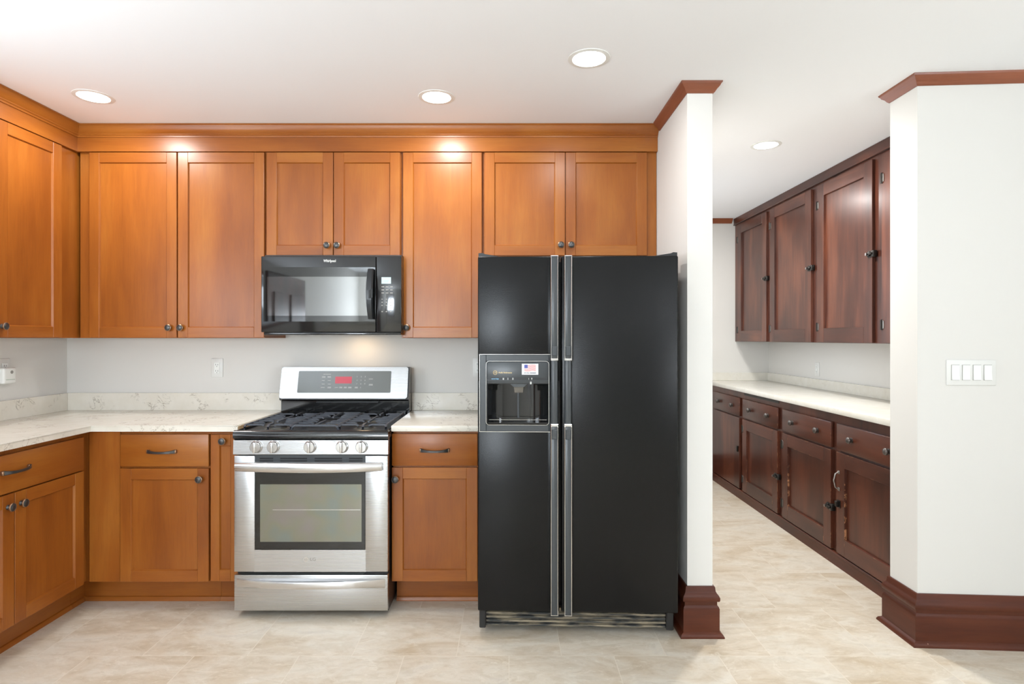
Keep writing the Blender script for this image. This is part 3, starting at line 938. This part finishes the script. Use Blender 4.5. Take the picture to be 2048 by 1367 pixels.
mb = MB(MG); rrect(mb, RL - .001, RR_ - .004, .001, Lt - .001, .014, -.004, .004); mb.build('backguard_face', steel_m, bg)
mb = MB(MG); rrect(mb, gx(596.5, 765), gx(782, 765), gv(785.5), gv(742), .006, .004, .0052)
for px, py, wd, rows in ((648, 754, 7, 2), (659, 754, 7, 2), (647, 761, 6, 1), (659, 761, 6, 1), (647, 768.3, 6, 1), (659, 768.3, 6, 1), (646, 775, 8, 1), (659, 775, 7, 2), (655, 748.5, 15, 1),
                         (673, 775, 7, 1), (682, 775, 6, 2), (691, 775, 6, 2), (700, 775, 7, 2), (713, 775, 6, 2), (742, 758, 8, 1), (742, 769.5, 8, 2)):
    hw = wd * .00293 / 2
    for k in range(rows):
        zz = gv(py) + (k - (rows - 1) / 2) * .0052
        mb.box(gx(px, py) - hw, gx(px, py) + hw, zz - .0011, zz + .0011, .0050, .0055, 1)
for i, s in enumerate('123456789'):
    text_into(mb, s, .010, (gx(714.5 + (i % 3) * 8, 760), gv(753.5 + (i // 3) * 7.2), .0052), (1, 0, 0), 1, .0003, vec=(0, 1, 0))
text_into(mb, '0', .010, (gx(721.5, 775), gv(775.3), .0052), (1, 0, 0), 1, .0003, vec=(0, 1, 0))
mb.build('control_glass', [glass_panel, mark_w], bg)
mb = MB(MG); mb.box(gx(671, 760), gx(704, 760), gv(767), gv(753.3), .0052, .0056); mb.build('display', red_disp, bg, 'red lit display')

# ------------------------------------------------------------------ over-the-range microwave
MYF = 3.20
mx = lambda px: X(px, MYF)
mz = lambda py: Z(py, MYF)
MM = frame((0, MYF, 0), (1, 0, 0))
t = thing('microwave', 'black over-the-range microwave mounted above the gas range', 'microwave', (-.96, 3.4, mz(666)))
ML0, MR0 = mx(522), mx(803)
mb = MB()
mb.box(ML0 + .006, MR0 - .004, MYF + .035, WB, mz(666), uz(511.5) - .002, 0, bev=.002)
mb.build('body', black_side, t)
mb = MB(MM)
mb.box(ML0 + .012, MR0 - .004, mz(669.5), mz(664), -.10, -.006, 0, bev=.004, seg=2)
mb.build('vent_rail', gloss_black, t)
mb = MB(MM); mb.box(ML0, mx(751.6), mz(664), mz(512), -.035, 0, 0, bev=.004, seg=3); md = mb.build('door', gloss_black, t)
mb = MB(MM)
rrect(mb, mx(527), mx(750.5), mz(642.5), mz(534), .003, -.0005, .0006)
mb.build('door_glass', glass_blk, md)
mb = MB(MM); mb.box(mx(534), mx(736), mz(631), mz(553), .0005, .0009); mb.build('window', glass_mw, md)
mb = MB(MM)
rings = []
for i in range(17):
    s = -1 + 2 * i / 16
    v = (mz(538) + mz(638)) / 2 + s * (mz(538) - mz(638)) / 2
    n = .018 + .022 * (1 - s * s)
    uc = mx(743) - .003 * (1 - s * s)
    hw = .016 + .0035 * (1 - s * s)
    rings.append([mb.v((uc - hw, v, n - .004)), mb.v((uc - hw * .8, v, n + .004)), mb.v((uc + hw * .6, v, n + .006)), mb.v((uc + hw, v, n - .002)), mb.v((uc + hw * .8, v, n - .010)), mb.v((uc - hw * .8, v, n - .010))])
for r0, r1 in zip(rings, rings[1:]):
    for k in range(6): mb.face([r0[k], r0[(k + 1) % 6], r1[(k + 1) % 6], r1[k]])
mb.face(rings[0]); mb.face(rings[-1][::-1])
for py in (544, 632): mb.box(mx(743) - .010, mx(743) + .010, mz(py) - .012, mz(py) + .012, 0, .022)
mb.build('handle', black_pl, md, angle=50)
mb = MB(MM); text_into(mb, 'Whirlpool', .0195, (mx(659.5), mz(521.5), 0), (1, 0, 0), 0, .0005, bold=.0006, sx=.82); mb.build('logo', mark_w, md, 'pale lettered logo')
mb = MB(MM); mb.box(mx(752.4), MR0, mz(664), mz(512), -.035, 0, 0, bev=.004, seg=3); 
for r in range(10):
    for c_ in range(3):
        if r < 3 or r in (4, 5, 6, 8): mb.box(mx(763 + c_ * 8.6), mx(763 + c_ * 8.6 + (5.2 if r < 3 else 2.5)), mz(574 + r * 6.2), mz(572.2 + r * 6.2), 0, .0004, 1)
cpn = mb.build('control_panel', [gloss_black, mark_g], t)
mb = MB(MM); mb.box(mx(763), mx(782), mz(567), mz(554), 0, .0006); mb.build('display', lcd, cpn, 'lit clock display')
mb = MB(MM); text_into(mb, '2:37', .014, (mx(773), mz(562), .0006), (1, 0, 0), 0, .0004); mb.build('clock_digits', lcd_txt, cpn)
# warm task light under the microwave
l = bpy.data.lights.new('task_lamp', 'AREA'); l.size = .06; l.energy = .35; l.color = (1, .70, .42)
o = bpy.data.objects.new('task_lamp', l); C.objects.link(o); o.parent = t
o.location = Vector((mx(690), 3.47, mz(666) - .006)) - Vector(t['_o'])
mb = MB(); mb.box(mx(690) - .05, mx(690) + .05, 3.44, 3.50, mz(666) - .003, mz(666)); mb.build('lamp_lens', mat('lamp_lens', srgb(255, 220, 180), .4, emit=srgb(255, 215, 160), emit_s=3.0), t)

# ------------------------------------------------------------------ refrigerator
FY = 2.69
fx = lambda px: X(px, FY)
fz = lambda py: Z(py, FY)
fr = thing('refrigerator', 'tall black side-by-side refrigerator with water dispenser against the partition', 'refrigerator', (.316, 3.1, 0))
MF = frame((0, FY, 0), (1, 0, 0))
FL, FRX, FS = fx(957), fx(1357), fx(1122.5)
ZT, ZB = fz(511.5), fz(1224)
mb = MB()
mb.box(FL + .004, FRX - .006, FY + .090, 3.56, .03, ZT - .012, 0, bev=.006, seg=2)
for sx in (FL + .06, FRX - .06):
    for sy in (2.88, 3.48): mb.lathe([(.02, 0), (.02, .034)], (sx, sy, 0), (0, 0, 1), 12, 0)
mb.build('body', black_side, fr)
DT = .082
fu0, fu1, fv0, fv1 = fx(977), fx(1098), fz(848), fz(767)
mb = MB(MF)
a, b = FL, FS - .004
mb.box(a, b, fv1, ZT, -DT, 0, 0, bev=.007, seg=3)
mb.box(a, b, ZB, fv0, -DT, 0, 0, bev=.007, seg=3)
mb.box(a, fu0, fv0 - .012, fv1 + .012, -DT + .004, -.0002, 0)
mb.box(fu1, b, fv0 - .012, fv1 + .012, -DT + .004, -.0002, 0)
mb.box(fu0 - .01, fu1 + .01, fv0 - .01, fv1 + .01, -DT, -DT + .006, 0)
fd = mb.build('freezer_door', fridge_m, fr)
mb = MB(MF); mb.box(FS + .004, FRX, ZB, ZT, -DT, 0, 0, bev=.007, seg=3); rd = mb.build('refrigerator_door', fridge_m, fr)


def fridge_handle(parent, px0, px1):
    mb = MB(MF)
    u0, u1 = fx(px0), fx(px1)
    e = .0032
    for py0, py1, up in ((514, 716, True), (850, 1222, False)):
        z1, z0 = fz(py0), fz(py1)
        mb.box(u0 + e, u1 - e, z0, z1, 0, .040, 0, bev=.003, seg=2)
        mb.box(u0, u0 + e, z0, z1, .004, .041, 1, bev=.001); mb.box(u1 - e, u1, z0, z1, .004, .041, 1, bev=.001)
        if up:
            mb.box(u0, u1, z1, z1 + .003, .004, .041, 1)
            mb.box(u0 + e + .001, u1 - e - .001, z0 + .012, z0 + .055, .040, .0425, 2, bev=.002)
            mb.box(u0 - .001, u1 + .001, z0 - .010, z0 + .004, .004, .038, 1, bev=.002)
        else:
            mb.box(u0, u1, z0 - .003, z0, .004, .041, 1)
            mb.box(u0 + e + .001, u1 - e - .001, z1 - .058, z1 - .014, .040, .0425, 0, bev=.002)
            mb.box(u0 - .001, u1 + .001, z1 - .004, z1 + .010, .004, .038, 1, bev=.002)
    mb.box(u0 + .001, u1 - .001, fz(850), fz(716), 0, .030, 2, bev=.010, seg=4)
    return mb.build('handle', [grey_pl, chrome, grey_pl], parent)


fridge_handle(fd, 1103, 1117.5)
fridge_handle(rd, 1130, 1144.5)
mb = MB(MF)                                # gasket line between the doors
mb.box(FS - .0035, FS + .0035, ZB + .02, ZT - .02, -DT + .01, -DT + .02, 0)
mb.build('gasket', black_pl, fr)
# dispenser: outer bezel, chrome outlines, control head, recess
mb = MB(MF)
o0, o1, p0, p1 = fx(961.5), fx(1102), fz(862.5), fz(709)
i0, i1, q0, q1 = fx(974), fx(1099.5), fz(849.5), fz(722)
mb.box(o0, i0, p0, p1, -.001, .006, 0, bev=.002); mb.box(i1, o1, p0, p1, -.001, .006, 0, bev=.002)
mb.box(i0, i1, p0, q0, -.001, .006, 0, bev=.002); mb.box(i0, i1, q1, p1, -.001, .006, 0, bev=.002)
e = .0025
for x0, x1, z0, z1 in ((o0 - e, o1, p1, p1 + e), (o0 - e, o1, p0 - e, p0), (o0 - e, o0, p0, p1)): mb.box(x0, x1, z0, z1, 0, .007, 1)
r = .014
loop = []
for cx, cy, a0 in ((i1 - r, q1 - r, 0), (i0 + r, q1 - r, PI / 2), (i0 + r, q0 + r, PI), (i1 - r, q0 + r, 3 * PI / 2)):
    for k in range(7):
        aa = a0 + PI / 2 * k / 6
        loop.append((cx + r * math.cos(aa), cy + r * math.sin(aa), .0055))
mbl = loop + [loop[0]]
for p, q in zip(mbl, mbl[1:]): mb.tube([p, q], .0018, 6, 1)
mb.build('dispenser_bezel', [grey_pl, chrome], fd)
mb = MB(MF)
mb.box(i0 + .001, i1 - .001, fv1, q1 - .002, -.03, .002, 0, bev=.003, seg=2)
mb.box(i0 + .003, i1 - .004, fz(759.8), fz(754.5), .0018, .0026, 1)
mb.box(i0 + .003, i1 - .004, fz(760.6), fz(759.8), .002, .0045, 0)
text_into(mb, 'water by Culligan', .0066, (fx(992), fz(757.3), .0026), (1, 0, 0), 3, .0005, sx=.75, bold=.0002)
for px, k in ((1008.5, 0), (1018, 1), (1027.5, 2), (1059.5, 3), (1065.5, 4)):
    u, v = fx(px), fz(757.2)
    if k == 0: mb.box(u - .003, u + .003, v - .0045, v + .0015, .0026, .003, 2); mb.box(u - .003, u - .001, v + .002, v + .0042, .0026, .003, 2); mb.box(u + .001, u + .003, v + .002, v + .0042, .0026, .003, 2)
    elif k in (1, 2):
        for a in range(3):
            for b in range(2 + (k == 2)): mb.box(u - .003 + b * .0024, u - .0012 + b * .0024, v - .0042 + a * .003, v - .0022 + a * .003, .0026, .003, 2)
    elif k == 3: mb.box(u - .0008, u + .0008, v - .004, v + .004, .0026, .003, 2)
    else: mb.prism([(u - .003, v + .004, .0026), (u + .003, v + .004, .0026), (u + .001, v - .002, .0026), (u + .001, v - .0045, .0026), (u - .001, v - .0045, .0026), (u - .001, v - .002, .0026)], (0, 0, .0004), 2)
mb.build('dispenser_head', [grey_pl, black_pl, mark_w, blue_p], fd)
mb = MB(MF)
eu, ev = fx(992), fz(745)
ring = [(eu + .0088 * math.cos(2 * PI * k / 28), ev + .0088 * math.sin(2 * PI * k / 28), .0022) for k in range(29)]
for p, q in zip(ring, ring[1:]): mb.tube([p, q], .0011, 5, 0)
text_into(mb, 'GE', .0105, (eu, ev, .002), (1, 0, 0), 0, .0006, shear=.3)
text_into(mb, 'Profile Performance', .0098, (fx(998) + .0005, ev, .002), (1, 0, 0), 0, .0006, align='LEFT', shear=.45, sx=.78, bold=.0002)
mb.build('emblem', gold, fd, 'gold maker emblem and script')
mb = MB(MF)                                # curved back of the recess
n_ = 16
prev = None
for i in range(n_ + 1):
    s = -1 + 2 * i / n_
    u = (fu0 + fu1) / 2 + s * (fu1 - fu0) / 2
    n = -.004 - .066 * (1 - abs(s) ** 4)
    cur = (mb.v((u, fv0 + .004, n)), mb.v((u, fv1, n)))
    if prev: mb.face([prev[0], cur[0], cur[1], prev[1]])
    prev = cur
mb.box(fu0 - .002, fu1 + .002, fv1 - .001, fv1 + .004, -.075, -.001)
mb.build('dispenser_recess', gloss_black, fd, angle=60)
mb = MB(MF)
um = (fu0 + fu1) / 2 + .002
mb.prism([(um - .040, fv1 + .001, -.008), (um + .044, fv1 + .001, -.008), (um + .026, fv1 - .016, -.008), (um - .022, fv1 - .016, -.008)], (0, 0, -.05), 0)
mb.prism([(um - .020, fv1 - .016, -.014), (um + .024, fv1 - .016, -.014), (um + .021, fv1 - .042, -.014), (um - .017, fv1 - .042, -.014)], (0, 0, -.03), 1)
mb.box(um - .006, um + .004, fv0 + .02, fv1 - .040, -.062, -.054, 0, bev=.002)
mb.box(fx(1062), fx(1065), fz(768), fz(763), -.003, .004, 2)
mb.build('dispenser_paddle', [grey_pl, mat('smoky_plastic', srgb(92, 86, 76), .25), mark_w], fd)
mb = MB(MF)
mb.box(fu0, fu1, fv0 - .001, fv0 + .006, -.07, .001, 0, bev=.002)
mb.tube([(fu0 + .006, fv0 + .018, -.012)] + [(fu0 + .006 + (fu1 - fu0 - .012) * k / 10, fv0 + .018, -.012 - .0) for k in range(1, 11)], .0014, 6, 1)
mb.build('drip_tray', [gloss_black, chrome], fd)
# grille and hinge covers
mb = MB(MF)
gz0, gz1 = .030, ZB - .010
mb.box(FL + .004, FL + .034, gz0, gz1, -.10, -.035, 0, bev=.004); mb.box(FRX - .045, FRX - .012, gz0, gz1, -.10, -.035, 0, bev=.004)
mb.box(FL + .03, FRX - .04, gz0, gz1, -.10, -.065, 1)
for k in range(4): mb.box(FL + .034, FRX - .045, gz0 + .006 + k * .018, gz0 + .015 + k * .018, -.065, -.050, 1, bev=.002)
mb.build('base_grille', [black_pl, dirt], fr)
for s, ua, ub in ((1, FL + .002, FL + .095), (-1, FRX - .002, FRX - .105)):
    mb = MB(MF)
    mb.prism([(ua, ZT, -.012), (ua, ZT + .016, -.012), (ua + s * .018, ZT + .017, -.012), (ua + s * .03, ZT + .012, -.012), (ub, ZT + .001, -.012), (ub, ZT, -.012)], (0, 0, -.16), 0)
    mb.build('hinge_cover', black_pl, fr)
FROT = math.radians(-1.7)
fr.rotation_euler = (0, 0, FROT)
FSH = Vector((.008, 0, 0))
fr.location += FSH
# flag magnet stuck on the dispenser, turned with the refrigerator
su, sv = (fx(1045.5) + fx(1078.5)) / 2, (fz(727) + fz(749)) / 2
sw, sh = (fx(1078.5) - fx(1045.5)) / 2, (fz(727) - fz(749)) / 2
fm = thing('flag_magnet', 'small white flag magnet on the refrigerator dispenser panel', 'magnet', (su, FY, sv))
mb = MB(MF); mb.box(su - sw, su + sw, sv - sh, sv + sh, .0022, .0030, 0); mb.build('card', paper, fm)
mb = MB(MF)
fw, fh = sw * .70, sh * .60
f0 = sv + sh * .22
for k in range(7):
    zc = f0 + fh * (1 - 2 * (k + .5) / 7)
    xa = su - fw if k > 3 else su - fw + fw * .62
    pr = None
    for i in range(9):
        xx = xa + (su + fw - xa) * i / 8
        wv = math.sin((xx - su) / fw * 3.6) * .0016
        cur = (mb.v((xx, zc - fh * .075 + wv, .0033)), mb.v((xx, zc + fh * .075 + wv, .0033)))
        if pr: mb.face([pr[0], cur[0], cur[1], pr[1]], 0)
        pr = cur
mb.box(su - fw, su - fw + fw * .6, f0 - fh * .05, f0 + fh * 1.0, .003, .0034, 1)
text_into(mb, 'WE WILL REMEMBER', .0062, (su, sv - sh * .70, .003), (1, 0, 0), 2, .0004, bold=.0002, sx=.98)
mb.build('print', [flag_r, flag_b, ink], fm)
R = Matrix.Rotation(FROT, 3, 'Z')
pv = Vector(fr['_o']); rel = Vector(fm['_o']) - pv
fm.location = pv + R @ rel + FSH
fm.rotation_euler = (0, 0, FROT)

# ------------------------------------------------------------------ pantry cabinets
PF = 1.98                                  # face of the base unit
MP = frame((PF, 0, 0), (0, -1, 0))         # u = -y, n = towards the aisle (-x)
PCT = .954
t = thing('pantry_base_cabinet', 'worn dark brown built-in base cabinet along the pantry wall', 'cabinet', (2.27, 4.4, 0))
mb = MB(); mb.box(PF, QX - .003, RYB + .004, QY - .003, .0, PCT - .036, 0, bev=.001); mb.build('carcass', list(PWW), t)
mb = MB(MP)
mb.box(-QY + .003, -(RYB + .004), 0, .066, 0, .012, 0, bev=.001); mb.box(-QY + .003, -(RYB + .004), .066, .082, 0, .020, 0, bev=.004)
mb.build('plinth', trim_h, t)
mb = MB(MP); mb.box(-4.98, -4.34, .892, .908, 0, .002); mb.build('board_slot', slot_m, t, 'dark pull-out board slot')


def cup_knob(parent, M, u, v, n0):
    mb = MB(M)
    mb.lathe([(.016, 0), (.016, .003), (.009, .005), (.009, .008), (.017, .012), (.020, .017), (.017, .024), (.009, .028), (0, .029)], (u, v, n0), (0, 0, 1), 18, 0)
    return mb.build('knob', old_knob, parent, angle=60)


def hinge(parent, M, u, v, n0, h=.062):
    mb = MB(M)
    mb.box(u - .017, u - .003, v - h / 2, v + h / 2, n0, n0 + .003, 0, bev=.001)
    mb.prism([(u + .003, v - h / 2, n0), (u + .003, v + h / 2, n0), (u + .012, v + h * .32, n0), (u + .018, v + h * .40, n0), (u + .020, v, n0), (u + .018, v - h * .40, n0), (u + .012, v - h * .32, n0)], (0, 0, .003), 1)
    mb.lathe([(.0045, 0), (.0045, h)], (u, v - h / 2, n0 + .004), (0, 1, 0), 10, 0)
    return mb.build('hinge', [old_metal, old_steel], parent)


def latch(parent, M, u, v, n0):
    mb = MB(M)
    mb.box(u - .036, u - .004, v - .020, v + .020, n0, n0 + .004, 0, bev=.001)
    mb.box(u - .032, u - .006, v - .015, v + .015, n0 + .004, n0 + .014, 0, bev=.003)
    mb.box(u + .004, u + .030, v - .020, v + .020, n0 - .016, n0 + .010, 0, bev=.002)
    mb.box(u - .030, u + .022, v - .006, v + .006, n0 + .010, n0 + .020, 0, bev=.002)
    mb.lathe([(.005, 0), (.004, .005), (.008, .009), (.009, .013), (0, .016)], (u - .024, v, n0 + .012), (0, 0, 1), 12, 1)
    return mb.build('latch', [old_metal, old_steel], parent, angle=50)


units = [(5.69, 5.04), (4.975, 4.325), (4.252, 3.607), (3.545, 2.90)]
for k, (ya, yb) in enumerate(units):
    mb = MB(MP); mb.box(-ya, -yb, .705, .862, 0, .020, 0, bev=.006, seg=2)
    d = mb.build('drawer', pw_h, t)
    for q in (.24, .76): cup_knob(d, MP, -ya + (ya - yb) * q, .785, .020)
    if k == 0:
        mb = MB(MP); mb.box(-ya, -yb, .09, .692, 0, .020, 0, bev=.003); d = mb.build('door', pan_v, t)
        mb = MB(MP); mb.box(-yb - .045, -yb - .02, .40, .45, .02, .032, 0, bev=.003); mb.build('latch', old_metal, d)
    else:
        d = shaker_door(t, MP, -ya, -yb, .09, .692, PWW, st=.085, rt=.085, rb=.10, rec=.015, ch=.001)
        if k < 3:
            for v in (.61, .19): hinge(d, MP, -ya + .004, v, .020)
            latch(d, MP, -yb - .004, .36 if k == 1 else .345, .020)
        else:
            u = -ya + .028
            mb = MB(MP)
            for v in (.575, .475): mb.box(u - .008, u + .012, v - .010, v + .010, .02, .026, 0, bev=.002)
            mb.tube([(u, .575, .024), (u - .002, .565, .040), (u - .003, .525, .050), (u - .002, .485, .040), (u, .475, .024)], .0045, 8, 0)
            mb.build('ring_pull', old_steel, d, angle=60)
            mb = MB(MP); mb.box(u - .018, u + .018, .365, .41, .02, .024, 0, bev=.001); mb.box(u - .012, u + .014, .37, .405, .024, .042, 0, bev=.004); mb.build('latch', old_metal, d)

t = thing('countertop', 'plain white pantry countertop on the dark base cabinet', 'countertop', (2.25, 4.4, PCT - .035), 'quartz countertops')
mb = MB(); mb.box(1.945, QX, RYB + .004, QY - .001, PCT - .035, PCT, bev=.003, seg=2); mb.build('slab', quartz_p, t)
mb = MB(); mb.box(QX - .02, QX, RYB + .004, QY - .021, PCT, PCT + .078, bev=.001); mb.build('backsplash', quartz_p, t)
mb = MB(); mb.box(1.945, QX, QY - .02, QY, PCT, PCT + .078, bev=.001); mb.build('backsplash', quartz_p, t)

UXF = 2.235
MU = frame((UXF, 0, 0), (0, -1, 0))
PUB = 1.338
t = thing('pantry_wall_cabinet', 'dark red-brown built-in wall cabinet with latched doors in the pantry', 'cabinet', (2.4, 4.4, PUB))
mb = MB(); mb.box(UXF, QX, RYB + .004, QY, PUB, CEIL - .001, 0, bev=.001); mb.build('carcass', list(PW), t)
mb = MB(MU); mb.box(-QY + .001, -(RYB + .004), CEIL - .062, CEIL - .001, 0, .016, 0, bev=.002); mb.box(-QY + .001, -(RYB + .004), CEIL - .068, CEIL - .060, 0, .022, 0, bev=.003); mb.build('crown', pan_h, t)
ud = [(5.745, 5.10), (5.03, 4.345), (4.258, 3.612), (3.52, 2.90)]
for k, (ya, yb) in enumerate(ud):
    d = shaker_door(t, MU, -ya, -yb, PUB + .004, 2.462, PW, st=.088, rt=.085, rb=.098, rec=.016, n0=0.0, ch=.001)
    for v in (2.32, 1.45): hinge(d, MU, -ya + .006, v, .020)
    latch(d, MU, -yb - .003, 1.885, .020)
    if k == 0:                             # the far door stands slightly ajar
        pass

for o in list(bpy.data.objects):
    if '_o' in o: del o['_o']
